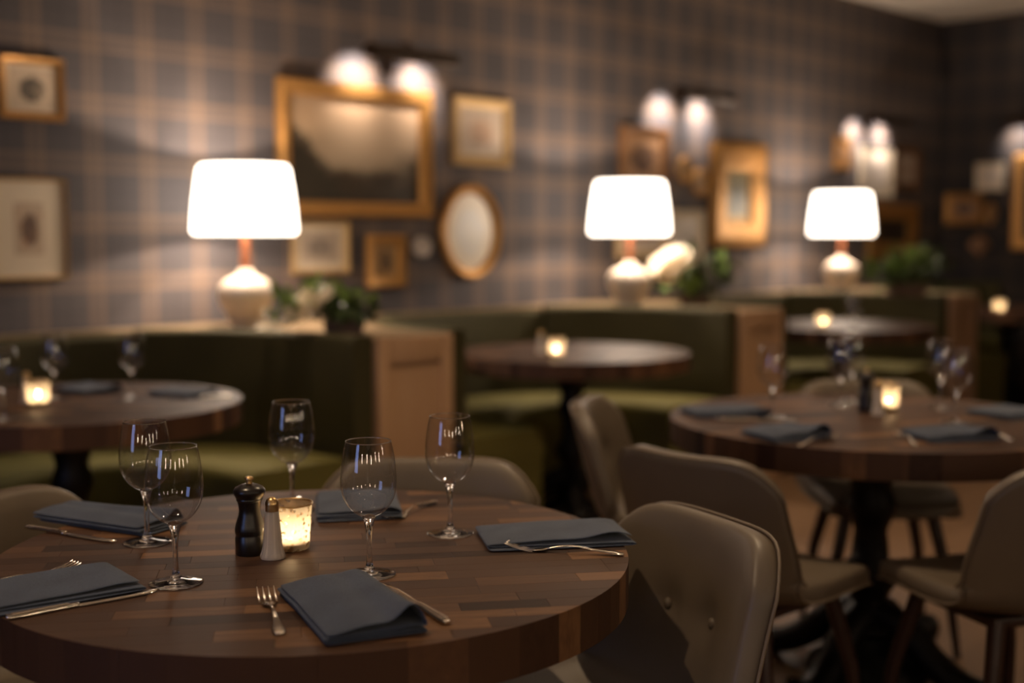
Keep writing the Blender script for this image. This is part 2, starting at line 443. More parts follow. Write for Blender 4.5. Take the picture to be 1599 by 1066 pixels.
# ------------------------------------------------------------------ booths and dividers
def u_path(cx, R, a0, a1, front=True, n=28):
    """plan path round a booth from angle a0 to a1 (0 = right arm); straight run to the front when the angle touches an arm"""
    pts = []
    if a0 <= 0: pts.append((cx + R, BP + .0))
    for i in range(n + 1):
        a = a0 + (a1 - a0) * i / n
        pts.append((cx + R * math.cos(a), BYC + R * math.sin(a)))
    if a1 >= PI: pts.append((cx - R, BP))
    return pts
def band(cx, r_sec, a0, a1, n=28, caps=True):
    """sweep a closed (radius, z) section round the booth"""
    mb = MB(); m = len(r_sec); rows = None
    paths = [u_path(cx, r, a0, a1, True, n) for r, z in r_sec]
    L = len(paths[0]); vs = []; fs = []
    for i in range(L):
        for j in range(m): vs.append((paths[j][i][0], paths[j][i][1], r_sec[j][1]))
    for i in range(L - 1):
        for j in range(m):
            k = (j + 1) % m; fs.append((i * m + j, i * m + k, (i + 1) * m + k, (i + 1) * m + j))
    if caps: fs += [tuple(range(m)), tuple((L - 1) * m + j for j in range(m))]
    return mb.add(vs, fs)
def pad(r0, r1, z0, z1, b=.025):
    return [(r0, z0), (r0, z1 - b), (r0 + b * .3, z1 - b * .3), (r0 + b, z1), (r1 - b, z1), (r1 - b * .3, z1 - b * .3), (r1, z1 - b), (r1, z0)]
ordn = ['nearest', 'second', 'third', 'farthest']
for k in range(4):
    cx = CX0 + S * k
    t = thing('booth_bench', '%s curved green velvet booth bench along the plaid wall' % ('nearest', 'second nearest', 'third nearest', 'farthest')[k], 'booth', (0, 0, 0), 0, 'green booths along the wall')
    a_end = math.radians(32) if k == 3 else 0.
    B1, B2 = math.radians(57), math.radians(123)
    g = .004
    for a0, a1, th, zt in ((a_end, B1 - g, .095, LEDGE + .012), (B1 + g, B2 - g, .07, LEDGE - .01), (B2 + g, PI, .095, LEDGE + .012)):
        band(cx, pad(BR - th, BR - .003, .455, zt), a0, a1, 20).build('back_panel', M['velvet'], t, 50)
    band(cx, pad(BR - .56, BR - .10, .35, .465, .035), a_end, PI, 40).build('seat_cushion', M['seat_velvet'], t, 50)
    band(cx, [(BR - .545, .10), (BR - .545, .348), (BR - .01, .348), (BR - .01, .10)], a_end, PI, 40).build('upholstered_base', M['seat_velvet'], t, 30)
    band(cx, [(BR - .48, 0), (BR - .48, .0995), (BR - .01, .0995), (BR - .01, 0)], a_end, PI, 40).build('toe_kick', M['leg_wood'], t, 30)
def divider(k):
    c0, c1 = CX0 + S * (k - 1), CX0 + S * k
    xl, xr = c0 + BR, c1 - BR
    t = thing('booth_divider', ('oak ended partition just beyond the nearest booth, carrying the largest looking lamp', 'oak ended partition beyond the second booth, carrying the middle lamp', 'oak ended partition nearest the end wall, carrying the farthest lamp')[k - 1], 'partition', (0, 0, 0), 0, 'partitions between booths')
    lo = [(xl, BP)] + [(c0 + (BR + .002) * math.cos(a), BYC + (BR + .002) * math.sin(a)) for a in [math.radians(89) * i / 18 for i in range(19)]]
    lo += [(c0 + .02, W_Y - .016)]
    hi = [(xr, BP)] + [(c1 - (BR + .002) * math.cos(a), BYC + (BR + .002) * math.sin(a)) for a in [math.radians(89) * i / 18 for i in range(19)]]
    hi += [(c1 - .02, W_Y - .016)]
    poly = hi + lo[::-1]
    MB().prism(poly, 0, LEDGE - .03).build('core', M['panel_wood'], t, None)
    MB().prism(poly, LEDGE - .029, LEDGE, .004).build('ledge_top', M['ledge_wood'], t, None)
    # framed oak end panel facing the room
    wd = xr - xl; mxp = (xl + xr) / 2
    MB().box((mxp, BP - .009, (LEDGE - .035) / 2 + .0), (wd - .1, .012, LEDGE - .2)).build('inset_panel', M['panel_wood'], t, 30)
    for x in (xl + .03, xr - .03):
        MB().box((x, BP - .016, (LEDGE) / 2), (.058, .028, LEDGE), None, .003).build('stile', M['panel_wood'], t, 30)
    for z, h in ((LEDGE - .05, .098), (.07, .14)):
        MB().box((mxp, BP - .016, z), (wd - .122, .026, h), None, .003).build('rail', M['panel_wood'], t, 30)
for k in (1, 2, 3): divider(k)

# ------------------------------------------------------------------ tables
def clip_circle(rect, poly_n, R):
    def clip(P, nx, ny, d):
        out = []
        for i in range(len(P)):
            a, b = P[i], P[(i + 1) % len(P)]
            da, db = nx * a[0] + ny * a[1] - d, nx * b[0] + ny * b[1] - d
            if da <= 0: out.append(a)
            if (da < 0 < db) or (db < 0 < da):
                u = da / (da - db); out.append((a[0] + (b[0] - a[0]) * u, a[1] + (b[1] - a[1]) * u))
        return out
    P = rect
    for k in range(poly_n):
        a = 2 * PI * (k + .5) / poly_n
        P = clip(P, math.cos(a), math.sin(a), R * math.cos(PI / poly_n))
        if len(P) < 3: return None
    q = []
    for p in P:
        if not q or math.hypot(p[0] - q[-1][0], p[1] - q[-1][1]) > 2e-4: q.append(p)
    if math.hypot(q[0][0] - q[-1][0], q[0][1] - q[-1][1]) < 2e-4: q.pop()
    return q if len(q) > 2 else None
PED = [(.001, .03), (.16, .03), (.15, .055), (.075, .10), (.06, .13), (.085, .155), (.085, .175), (.055, .20), (.045, .24), (.058, .27), (.075, .30), (.072, .33),
       (.048, .36), (.042, .44), (.052, .47), (.066, .50), (.06, .53), (.05, .56), (.06, .60), (.075, .63), (.17, .655), (.17, .689), (.001, .689)]
FOOT = [(.03, 0, .20), (.10, 0, .17), (.17, 0, .10), (.24, 0, .055), (.30, 0, .045), (.335, 0, .062), (.325, 0, .085)]
def make_table(label, R, loc, rz, group, thick=.07):
    t = thing('round_table', label, 'table', (loc[0], loc[1], 0), rz, group)
    rnd = random.Random(3); y = -R; g = .0002
    while y < R:
        wd = rnd.uniform(.034, .046)
        x = -R - rnd.uniform(0, .2)
        while x < R:
            ln = rnd.uniform(.10, .30)
            P = clip_circle([(x + g, y + g), (x + ln - g, y + g), (x + ln - g, y + wd - g), (x + g, y + wd - g)], 96, R)
            if P and (max(p[0] for p in P) - min(p[0] for p in P)) > .004:
                MB().prism(P, TZ - thick, TZ, .0004).build('tabletop_block', M['butcher'], t, None)
            x += ln
        y += wd
    MB().lathe(PED, 28).build('pedestal_column', M['iron'], t, 40)
    for k in range(4):
        a = math.radians(24) + k * PI / 2; c, s_ = math.cos(a), math.sin(a)
        pts = spline([(p[0] * c, p[0] * s_, p[2]) for p in FOOT], 16)
        ft = MB().tube(pts, [.045 - .012 * i / 15 for i in range(16)], 10).build('foot', M['iron'], t, 60)
        MB().lathe([(.001, 0), (.03, 0), (.04, .012), (.04, .03), (.03, .05), (.001, .055)], 14, (.30 * c, .30 * s_, 0)).build('claw', M['iron'], ft, 50)
    return t
T1 = (1.222, 1.646); TR = .515
T2 = (3.25, 1.73)
tab = make_table('near round butcher block table in focus, cropped by the lower left edge', TR, T1, math.radians(-36), 'round butcher block tables')
dup(tab, 'far round butcher block table on the right with five wine glasses', (T2[0], T2[1], 0), math.radians(-24)).scale = (1.12, 1.12, 1)
bt = make_table('round butcher block table in the nearest booth at left', .53, (1.82, 3.74), math.radians(-50), 'round butcher block tables')
BT = [(1.82 + S * k, 3.72) for k in range(4)]
bt.location = (*BT[0], 0)
dup(bt, 'round butcher block table in the second booth, in the middle', (*BT[1], 0), .4)
dup(bt, 'round butcher block table in the third booth, behind the far table', (*BT[2], 0), 1.1)
dup(bt, 'round butcher block table in the farthest booth at right edge', (*BT[3], 0), 2.2)

# ------------------------------------------------------------------ chairs
def make_chair(label):
    t = thing('dining_chair', label, 'chair', (0, 0, 0), 0, 'taupe leather dining chairs')
    NT_, NU = 34, 23
    prof = spline([(.225, 0, .435), (.208, 0, .452), (.11, 0, .458), (-.03, 0, .452), (-.135, 0, .452), (-.195, 0, .485), (-.222, 0, .56), (-.243, 0, .64), (-.263, 0, .72), (-.282, 0, .792)], NT_)
    wid = spline([(.175, 0, 0), (.195, 0, 0), (.215, 0, 0), (.225, 0, 0), (.232, 0, 0), (.238, 0, 0), (.238, 0, 0), (.232, 0, 0), (.228, 0, 0), (.222, 0, 0)], NT_)
    cup = spline([(.0, 0, 0), (.008, 0, 0), (.012, 0, 0), (.02, 0, 0), (.04, 0, 0), (.065, 0, 0), (.07, 0, 0), (.065, 0, 0), (.058, 0, 0), (.05, 0, 0)], NT_)
    def at(tt, u):
        tt = max(0, min(NT_ - 1.001, tt)); k = int(tt); f = tt - k
        p = prof[k].lerp(prof[k + 1], f); d = (prof[k + 1] - prof[k]).normalized()
        n = Vector((-d.z, 0, d.x)) * -1           # towards the sitter
        if n.z < 0 and tt < NT_ * .4: n = -n
        if tt >= NT_ * .4 and n.x < 0: n = -n
        wv = wid[k].x * (1 - f) + wid[k + 1].x * f; cv = cup[k].x * (1 - f) + cup[k + 1].x * f
        return p + Vector((0, u * wv, 0)) + n * cv * abs(u) ** 2.0
    def grid(i, j):
        u = -1 + 2 * j / (NU - 1); u = math.copysign(1 - (1 - abs(u)) ** 1.25, u)
        hi = (NT_ - 1) * (1 - .13 * abs(u) ** 5.5); lo = (NT_ - 1) * .10 * abs(u) ** 5
        return at(lo + (hi - lo) * i / (NT_ - 1), u)
    P = [[grid(i, j) for j in range(NU)] for i in range(NT_)]
    N = [[None] * NU for _ in range(NT_)]
    for i in range(NT_):
        for j in range(NU):
            a = P[min(i + 1, NT_ - 1)][j] - P[max(i - 1, 0)][j]; b = P[i][min(j + 1, NU - 1)] - P[i][max(j - 1, 0)]
            n = a.cross(b).normalized(); 
            N[i][j] = -n if n.dot(Vector((.5, 0, .6))) < 0 else n
    BUT = [at(NT_ * .735, -.285), at(NT_ * .735, .285)]
    vs = []; fs = []
    for i in range(NT_):
        for j in range(NU):
            p = P[i][j]; dip = sum(.020 * math.exp(-((p - b).length / .030) ** 2) for b in BUT)
            dip += .004 * math.exp(-((p.z - BUT[0].z) / .02) ** 2) * (1 if abs(p.y) < .075 else 0)
            edge = min(1, min(i, NT_ - 1 - i, ) / 2, min(j, NU - 1 - j) / 2); puff = .022 + .008 * edge
            vs.append(p + N[i][j] * (puff - dip))
    o2 = len(vs)
    for i in range(NT_):
        for j in range(NU): vs.append(P[i][j] - N[i][j] * .020)
    for i in range(NT_ - 1):
        for j in range(NU - 1):
            q = (i * NU + j, i * NU + j + 1, (i + 1) * NU + j + 1, (i + 1) * NU + j)
            fs.append(q); fs.append(tuple(o2 + x for x in q[::-1]))
    loop = [(0, j) for j in range(NU)] + [(i, NU - 1) for i in range(1, NT_)] + [(NT_ - 1, j) for j in range(NU - 2, -1, -1)] + [(i, 0) for i in range(NT_ - 2, 0, -1)]
    for (a, b) in zip(loop, loop[1:] + loop[:1]):
        A, Bq = a[0] * NU + a[1], b[0] * NU + b[1]; fs.append((A, Bq, o2 + Bq, o2 + A))
    sh = subsurf(MB().add(vs, fs).build('shell', M['leather'], t, 0), 1)
    ctr = Vector((0, 0, .5))
    rim = []
    for (i, j) in loop:
        p = P[i][j] - N[i][j] * .016
        inw = (P[max(2, min(NT_ - 3, i))][max(2, min(NU - 3, j))] - P[i][j])
        out = -inw.normalized() if inw.length > 1e-6 else Vector()
        rim.append(p + out * .0012)
    rim.append(rim[0])
    MB().tube(rim, .0032, 6, False).build('seam_piping', M['piping'], sh, 0)
    bt_me = MB().lathe([(.001, .006), (.006, .0055), (.010, .002), (.0105, -.004), (.001, -.006)], 16).mesh('button', 0); bt_me.materials.append(M['leather'])
    for b in BUT:
        o = mobj('button', bt_me, None, sh); n = Vector((1, 0, .22)).normalized()
        o.location = b + n * .0165; o.rotation_euler = n.to_track_quat('Z', 'Y').to_euler()
    MB().box((0, 0, .424), (.30, .30, .024), None, .006).build('under_frame', M['leg_wood'], t, 30)
    for sx in (1, -1):
        for sy in (1, -1):
            MB().tube([(sx * .135, sy * .13, .425), (sx * .17, sy * .17, .25), (sx * .20, sy * .20, 0)], [.021, .018, .011], 10).build('leg', M['leg_wood'], t, 50)
    return t
def face(dx, dy): return math.atan2(dy, dx)
ch = make_chair('taupe leather chair in the foreground right of the near table, two back buttons showing')
def place_chair(bx, by, dx, dy, label=None, z=0):
    l = math.hypot(dx, dy); dx /= l; dy /= l
    loc = (bx + .285 * dx, by + .285 * dy, 0)
    if label is None: ch.location = loc; ch.rotation_euler.z = face(dx, dy); return ch
    return dup(ch, label, loc, face(dx, dy))
place_chair(1.79, 1.235, -.95, .32)
place_chair(2.235, 1.665, 1, -.05, 'taupe leather chair seen from behind, between the near table and the far table')
place_chair(2.77, 2.43, .5, -.86, 'taupe leather chair at the left of the far table, nearest the second booth')
place_chair(3.84, 2.09, -.76, -.66, 'taupe leather chair behind the far table, mostly hidden by the tabletop')
place_chair(2.74, .93, .45, .89, 'dark looking leather chair cut by the right edge, seen from behind')
place_chair(1.82, 2.03, -.70, -.72, 'taupe leather chair facing the camera behind the near table')
place_chair(.94, 2.33, .3, -.95, 'taupe leather chair at the left edge, its shoulder behind the near table')

# ------------------------------------------------------------------ table lamps
def table_lamp(label):
    t = thing('table_lamp', label, 'lamp', (0, 0, 0), 0, 'table lamps on the booth partitions')
    base = [(.001, 0), (.062, 0), (.066, .008), (.064, .02), (.078, .045), (.104, .085), (.118, .125), (.119, .15), (.108, .178), (.082, .20), (.05, .214), (.036, .222), (.034, .236), (.026, .242), (.001, .242)]
    MB().lathe(base, 40).build('ceramic_base', M['ceramic'], t, 45)
    MB().lathe([(.001, .240), (.024, .240), (.021, .25), (.019, .40), (.022, .41), (.001, .41)], 20).build('wooden_neck', M['lamp_wood'], t, 40)
    z0, z1, r0, r1 = .385, .672, .218, .188
    pr = [(r0 - .012, z0), (r0, z0 + .014)] + [(r0 + (r1 - r0) * i / 8 + .004 * math.sin(PI * i / 8), z0 + .014 + (z1 - z0 - .03) * i / 8) for i in range(1, 9)] + [(r1 - .012, z1)]
    sh = MB().lathe(pr, 48).build('lamp_shade', M['shade'], t, 60)
    fit = MB()
    for a in range(3):
        c, s_ = math.cos(a * 2.094), math.sin(a * 2.094); fit.tube([(.012 * c, .012 * s_, z1 - .012), ((r1 - .010) * c, (r1 - .010) * s_, z1 - .004)], .0025, 6)
    fit.lathe([(.001, z1 + .012), (.009, z1 + .01), (.011, z1), (.006, z1 - .012), (.001, z1 - .013)], 12)
    fit.build('spider_and_finial', M['brass'], sh, 40)
    MB().lathe([(.001, .41), (.014, .41), (.014, .43), (.02, .45), (.024, .49), (.022, .54), (.012, .565), (.001, .57)], 16).build('bulb', M['bulb'], t, 60)
    for lx, ly in ((.03, .045), (-.035, -.045)):
        light('lamp_light', 'POINT', (lx, ly, z0 + .06), LAMP_W * .5, (1, .77, .58), t, shadow_soft_size=.018)
    light('lamp_light', 'POINT', (0, .0, z1 - .065), LAMP_W * 1.25, (1, .77, .58), t, shadow_soft_size=.018)
    return t
LAMPP = [pz(385, 510, LEDGE), pz(982, 478, LEDGE), pz(1312, 455, LEDGE)]
lampX = [2.96, 2.96 + S, 2.96 + 2 * S]; 
l1 = table_lamp('lit table lamp nearest the camera, beside white blossoms')
l1.location = (LAMPP[0].x, LAMPP[0].y, LEDGE)
for i, lb in ((1, 'lit table lamp in the middle, beside large cream flowers'), (2, 'lit table lamp farthest away, left of the dark green plant')):
    q = dup(l1, lb, (LAMPP[i].x, min(LAMPP[i].y, 4.45), LEDGE))

# ------------------------------------------------------------------ picture lights on the walls
def picture_light(label, axis='n'):
    """local: +x along the wall, -y out of the wall"""
    t = thing('picture_light', label, 'light', (0, 0, 0), 0, 'bronze picture lights')
    hood = []
    for i in range(13):
        a = -.75 + (PI + .75) * i / 12; a = PI - a; hood.append((.052 * math.cos(a), .045 * math.sin(a)))
    mb = MB(); n = len(hood); vs = []
    for x in (-.255, .255):
        for r in (1, .94):
            for (y, z) in hood: vs.append((x, y * r, z * r))
    fs = []
    for i in range(n - 1):
        fs += [(i, i + 1, 2 * n + i + 1, 2 * n + i), (n + i, n + i + 1, 3 * n + i + 1, 3 * n + i)]
    fs += [(0, n, 3 * n, 2 * n), (n - 1, 2 * n - 1, 4 * n - 1, 3 * n - 1)]
    h = mb.add(vs, fs)
    for x in (-.257, .257):
        h.add([(x + s_ * .003, p[0], p[1]) for s_ in (-1, 1) for p in hood], [tuple(range(n)), tuple(range(n, 2 * n))] + [(i, (i + 1) % n, n + (i + 1) % n, n + i) for i in range(n)])
    ho = h.build('hood', M['bronze'], t, 40); ho.location = (0, -.20, .05)
    MB().tube(spline([(0, -.20, .096), (0, -.15, .12), (0, -.08, .10), (0, -.01, .05)], 10), .009, 8).build('arm', M['bronze'], t, 60)
    MB().box((0, -.008, .05), (.05, .014, .12), None, .004).build('wall_plate', M['bronze'], t, 30)
    for x in (-.195, .195):
        o = light('picture_lamp', 'SPOT', (x, -.165, .050), PICT_W, (1, .86, .76), t, spot_size=math.radians(100), spot_blend=.9, shadow_soft_size=.02)
        d = Vector((0, .17, -.10)); o.rotation_euler = d.to_track_quat('-Z', 'Y').to_euler()
    return t
PLZ = 2.08
pl = picture_light('dark bronze picture light above the large landscape painting'); pl.location = (4.01, W_Y, PLZ)
dup(pl, 'dark bronze picture light above the sketches at the left edge', (1.63, W_Y, PLZ))
dup(pl, 'dark bronze picture light above the middle picture group', (6.40, W_Y, PLZ))
dup(pl, 'dark bronze picture light above the farthest group on the long wall', (8.76, W_Y, PLZ))
dup(pl, 'dark bronze picture light at the right edge on the end wall', (END_X, 3.88, PLZ + .02), -PI / 2)

# ------------------------------------------------------------------ pictures
def frame_mesh(w_, h_, fw, dep, oval=False):
    """profile swept round a rectangle or an ellipse in the local xz plane; back at y=0, front at -dep"""
    prof = [(0, 0), (0, -dep * .75), (fw * .18, -dep), (fw * .45, -dep * .8), (fw * .75, -dep * .72), (fw * .92, -dep * .55), (fw, -dep * .35), (fw, 0)]
    vs = []; fs = []; m = len(prof)
    n = 40 if oval else 4
    for k in range(n):
        for (i_, y) in prof:
            if oval:
                a = 2 * PI * k / n; vs.append(((w_ / 2 - i_) * math.cos(a), y, (h_ / 2 - i_) * math.sin(a)))
            else:
                sx, sz = ((1, 1), (-1, 1), (-1, -1), (1, -1))[k]; vs.append((sx * (w_ / 2 - i_), y, sz * (h_ / 2 - i_)))
    for k in range(n):
        l = (k + 1) % n
        for j in range(m):
            q = (j + 1) % m; fs.append((k * m + j, k * m + q, l * m + q, l * m + j))
    return MB().add(vs, fs)
def picture(name, label, x0, x1, z0, z1, fw, fmat, artm, mat_w=0., matm=None, dep=.03, oval=False, wallside='n', tilt=0., shape=None):
    cx, cz = (x0 + x1) / 2, (z0 + z1) / 2; w_, h_ = abs(x1 - x0), abs(z1 - z0)
    t = thing(name, label, 'picture', (cx, W_Y - .001, cz) if wallside == 'n' else (END_X - .001, cx, cz), 0 if wallside == 'n' else -PI / 2, 'framed pictures on the plaid walls')
    t.rotation_euler.y = tilt
    if tilt and wallside == 'e': t.rotation_euler = (0, tilt, -PI / 2)
    frame_mesh(w_, h_, fw, dep, oval).build('frame', fmat, t, 40)
    iw, ih = w_ - 2 * fw + .004, h_ - 2 * fw + .004
    def sheet(nm, ww, hh, y, mt):
        if oval:
            n = 40; pts = [(ww / 2 * math.cos(2 * PI * k / n), hh / 2 * math.sin(2 * PI * k / n)) for k in range(n)]
        else: pts = [(-ww / 2, -hh / 2), (ww / 2, -hh / 2), (ww / 2, hh / 2), (-ww / 2, hh / 2)]
        n = len(pts); vs = [(a, y, b) for a, b in pts] + [(a, y + .004, b) for a, b in pts]
        fs = [tuple(range(n)), tuple(range(2 * n - 1, n - 1, -1))] + [(i, (i + 1) % n, n + (i + 1) % n, n + i) for i in range(n)]
        MB().add(vs, fs).build(nm, mt, t, None)
    if mat_w:
        sheet('mat_board', iw, ih, -.008, matm or M['cream'])
        sheet('print', iw - 2 * mat_w, ih - 2 * mat_w, -.0095, artm)
    else: sheet('canvas', iw, ih, -.008, artm)
    return t
DK = (.05, .035, .025)
A_sk = art('sketch_figures', (CR, (.10, .085, .07), (.42, .32, .22)), seed=1.)
A_sk2 = art('sketch_portrait', ((.55, .42, .30), (.16, .10, .075), (.45, .22, .12)), seed=2.3)
A_land = art('landscape_painting', ((.42, .28, .17), (.50, .37, .24), (.20, .16, .11), (.055, .038, .022), (.045, .036, .024)), 'landscape', 4.)
A_grey = art('pencil_study', ((.52, .42, .33), (.30, .25, .21), (.58, .47, .36)), seed=5.)
A_gold = art('gilt_icon', ((.34, .19, .07), (.14, .08, .035), (.44, .27, .11)), seed=6.)
A_pale = art('pale_print', ((.62, .50, .40), (.50, .34, .24), (.26, .22, .17)), seed=7.)
A_oval = art('oval_print', ((.97, .84, .66), (.86, .82, .76), (.98, .88, .72)), seed=8.)
A_brown = art('brown_portrait', ((.34, .19, .10), (.12, .07, .05), (.42, .25, .14)), seed=9.)
A_olive = art('olive_landscape', ((.30, .25, .13), (.14, .12, .07), (.36, .30, .18)), seed=10.)
A_dark = art('dark_painting', (DK, (.02, .015, .012), (.09, .06, .035)), seed=11.)
A_white = art('white_print', ((.66, .56, .46), (.50, .42, .35), (.70, .60, .50)), seed=12.)
G, GP = M['gold'], M['gold_pale']
picture('framed_sketch', 'small gilt framed sketch at the upper left edge of the plaid wall', 2.085, 2.345, 1.73, 1.97, .028, G, A_sk, .018)
picture('framed_print', 'tall thin gilt framed print with a wide cream mat at the left edge', 2.035, 2.341, 1.11, 1.505, .012, GP, A_sk2, .085)
picture('landscape_painting', 'large gilt framed dark landscape painting, the largest picture on the wall', 3.355, 4.285, 1.372, 1.998, .07, G, A_land, 0, None, .055)
picture('framed_study', 'pale mounted study directly below the left part of the large landscape', 3.43, 3.757, 1.102, 1.352, .022, GP, A_grey, .035)
picture('framed_icon', 'small golden upright picture below the right part of the large landscape', 3.871, 4.117, 1.027, 1.286, .05, G, A_gold)
t = thing('wall_plaque', 'small pale plaque between the golden upright picture and the oval frame', 'plaque', (4.235, W_Y - .001, 1.225))
frame_mesh(.13, .105, .02, .018, True).build('rim', M['plate'], t, 40)
MB().add([(.05 * math.cos(2 * PI * i / 24), -.008, .04 * math.sin(2 * PI * i / 24)) for i in range(24)], [tuple(range(24))]).build('face', M['plate'], t, None)
picture('framed_print', 'squarish gilt framed print right of the large landscape, above the oval', 4.441, 4.866, 1.648, 2.003, .05, GP, A_pale, .02, None, .035)
picture('oval_picture', 'gilt oval frame around a bright pale picture', 4.357, 4.787, 1.057, 1.548, .045, G, A_oval, 0, None, .04, True)
picture('portrait', 'brown framed portrait above the middle lamp', 5.80, 6.255, 1.56, 1.937, .05, M['brown_frame'], A_brown, 0, None, .04)
picture('oval_miniature', 'upper left of the two small gilt oval miniatures right of the brown portrait', 6.36, 6.53, 1.61, 1.78, .03, G, A_gold, 0, None, .02, True)
picture('oval_miniature', 'lower right of the two small gilt oval miniatures beside the wide gilt frame', 6.53, 6.71, 1.535, 1.715, .03, G, A_gold, 0, None, .02, True)
picture('framed_painting', 'tall picture in a very wide gilt frame right of the middle lamp', 6.728, 7.348, 1.207, 1.889, .17, G, A_olive, .03, M['gold_pale'], .05)
picture('framed_print', 'pale print in a copper coloured frame right behind the middle lamp neck', 5.776, 6.27, 1.143, 1.47, .035, GP, A_pale, .03)
picture('framed_print', 'white framed print behind the cream flowers of the middle lamp', 6.285, 6.648, 1.10, 1.442, .02, M['cream'], A_white, .04)
picture('framed_icon', 'narrow gilt picture at the upper left of the farthest lamp group', 8.287, 8.501, 1.768, 2.012, .05, G, A_brown)
picture('framed_print', 'pale print directly under the farthest picture light on the long wall', 8.651, 9.152, 1.576, 1.957, .02, M['cream'], A_white, .05)
picture('framed_print', 'brown gilt framed print right of the pale print in the farthest group', 9.203, 9.60, 1.643, 1.982, .06, M['brown_frame'], A_pale)
picture('framed_painting', 'dark painting in a gilt frame just right of the farthest lamp shade', 8.80, 9.58, 1.10, 1.531, .13, G, A_dark, 0, None, .045)
picture('framed_print', 'pale framed print on the dark end wall', 4.443, 4.211, 1.642, 1.863, .015, M['cream'], A_white, .02, None, .025, False, 'e')
picture('framed_painting', 'brown painting in a gilt frame on the dark end wall below the pale print', 4.69, 4.375, 1.374, 1.626, .05, G, A_brown, 0, None, .04, False, 'e')
picture('oval_miniature', 'narrow gilt oval on the dark end wall right of the brown painting', 4.36, 4.265, 1.373, 1.544, .025, G, A_gold, 0, None, .02, True, 'e')
picture('framed_icon', 'small diamond hung brown picture, lowest on the dark end wall', 4.47, 4.33, 1.14, 1.28, .03, M['brown_frame'], A_brown, 0, None, .02, False, 'e', PI / 4)
picture('framed_painting', 'large gilt framed painting cut by the right edge on the end wall', 4.127, 3.63, 1.169, 1.921, .085, G, A_dark, 0, None, .05, False, 'e')

# ------------------------------------------------------------------ plants on the partitions
def leaf_me(nm, mat, L=.07, Wd=.03):
    vs = []; fs = []
    for i, (u, wv) in enumerate(((0, .08), (.2, .7), (.45, 1), (.7, .75), (.9, .3), (1, .03))):
        z = .25 * L * math.sin(u * 2.2)
        vs += [(u * L, -wv * Wd / 2, z + .006), (u * L, 0, z), (u * L, wv * Wd / 2, z + .006)]
    for i in range(5):
        for j in range(2): fs.append((i * 3 + j, i * 3 + j + 1, i * 3 + j + 4, i * 3 + j + 3))
    me = MB().add(vs, fs).mesh(nm, 60); me.materials.append(mat); return me
def blossom_me(r=.028):
    mb = MB()
    for k in range(6):
        a = k * PI / 3; c, s_ = math.cos(a), math.sin(a)
        pts = [(0, 0, 0), (.5, .42, .30), (1, .30, .55), (1.08, 0, .6), (1, -.30, .55), (.5, -.42, .30), (.6, 0, .12)]
        mb.add([((x * c - y * s_) * r, (x * s_ + y * c) * r, z * r) for x, y, z in pts], [(0, 1, 6), (1, 2, 3, 6), (6, 3, 4, 5), (0, 6, 5)])
    mb.lathe([(.001, .012), (.005, .011), (.006, .004), (.001, 0)], 8)
    me = mb.mesh('blossom', 60); me.materials.append(M['petal']); return me
LF, LD = leaf_me('leaf', M['leaf']), leaf_me('leaf', M['leaf_dark'], .085, .04)
BL, BLB = blossom_me(.036), blossom_me(.052)
def at_depth(x, y, d): return CAM + (FWD + RT * ((x - 799.5) / F_PX) - UP * ((y - 533) / F_PX)) * d
def plant(label, base_px, box, clumps, blooms, bl, seed):
    """base_px: where the planter stands on the ledge; clumps: (px, py, rx, ry, count, leaf mesh); blooms: (px, py)"""
    rnd = random.Random(seed); p = pz(*base_px, LEDGE); dep = (p - CAM).dot(FWD)
    t = thing('flower_arrangement', label, 'plant', (p.x, p.y, LEDGE), 0, 'arrangements beside the lamps')
    bx, by, bz = box; rot = Matrix.Rotation(YAW - PI / 2, 4, 'Z')
    mb = MB()
    for k in range(2):
        sg = 2 * k - 1
        mb.box(rot @ Vector((sg * (bx / 2 - .005), 0, bz / 2)), (.01, by, bz), rot); mb.box(rot @ Vector((0, sg * (by / 2 - .005), bz / 2)), (bx - .02, .01, bz), rot)
    mb.box(rot @ Vector((0, 0, .006)), (bx - .02, by - .02, .012), rot); mb.box(rot @ Vector((0, 0, bz * .8)), (bx - .02, by - .02, .01), rot)
    mb.build('planter_box', M['planter'], t, None)
    def stem(q):
        a = rot @ Vector((rnd.uniform(-.35, .35) * bx, rnd.uniform(-.2, .2) * by, bz * .8))
        MB().tube(spline([a, a.lerp(q, .5) + Vector((0, 0, .035)), q], 6), .0022, 5).build('stem', M['stem'], t, 60)
    for (x, y, rx, ry, cnt, me) in clumps:
        for k in range(cnt):
            q = at_depth(rnd.gauss(x, rx * .5), rnd.gauss(y, ry * .5), dep + rnd.uniform(-.07, .07)) - p
            q.z = max(q.z, .015)
            if k % 6 == 0: stem(q)
            o = mobj('leaf', me, None, t); o.location = q
            o.rotation_euler = (rnd.uniform(-.9, .9), rnd.uniform(-1.1, .3), rnd.uniform(0, 2 * PI)); o.scale = (rnd.uniform(.75, 1.25),) * 3
    for (x, y) in blooms:
        q = at_depth(x, y, dep - .05 + rnd.uniform(-.03, .03)) - p; q.z = max(q.z, .03); stem(q)
        o = mobj('blossom', bl, None, t); o.location = q
        d = Vector((-.7, -.1, rnd.uniform(.4, 1.2))); o.rotation_euler = d.to_track_quat('Z', 'Y').to_euler()
    return t
plant('white blossoms and green sprigs in a planter beside the nearest lamp', (538, 522), (.14, .07, .05),
      [(455, 485, 35, 25, 26, LF), (500, 455, 15, 14, 7, LF), (545, 470, 30, 16, 22, LF), (525, 495, 40, 22, 34, LD), (565, 505, 18, 14, 10, LD)],
      [(416, 511), (438, 514), (462, 502), (460, 488), (470, 478), (478, 492), (487, 488), (482, 466), (490, 476), (497, 482), (502, 470), (514, 462), (484, 458), (472, 486)], BL, 5)
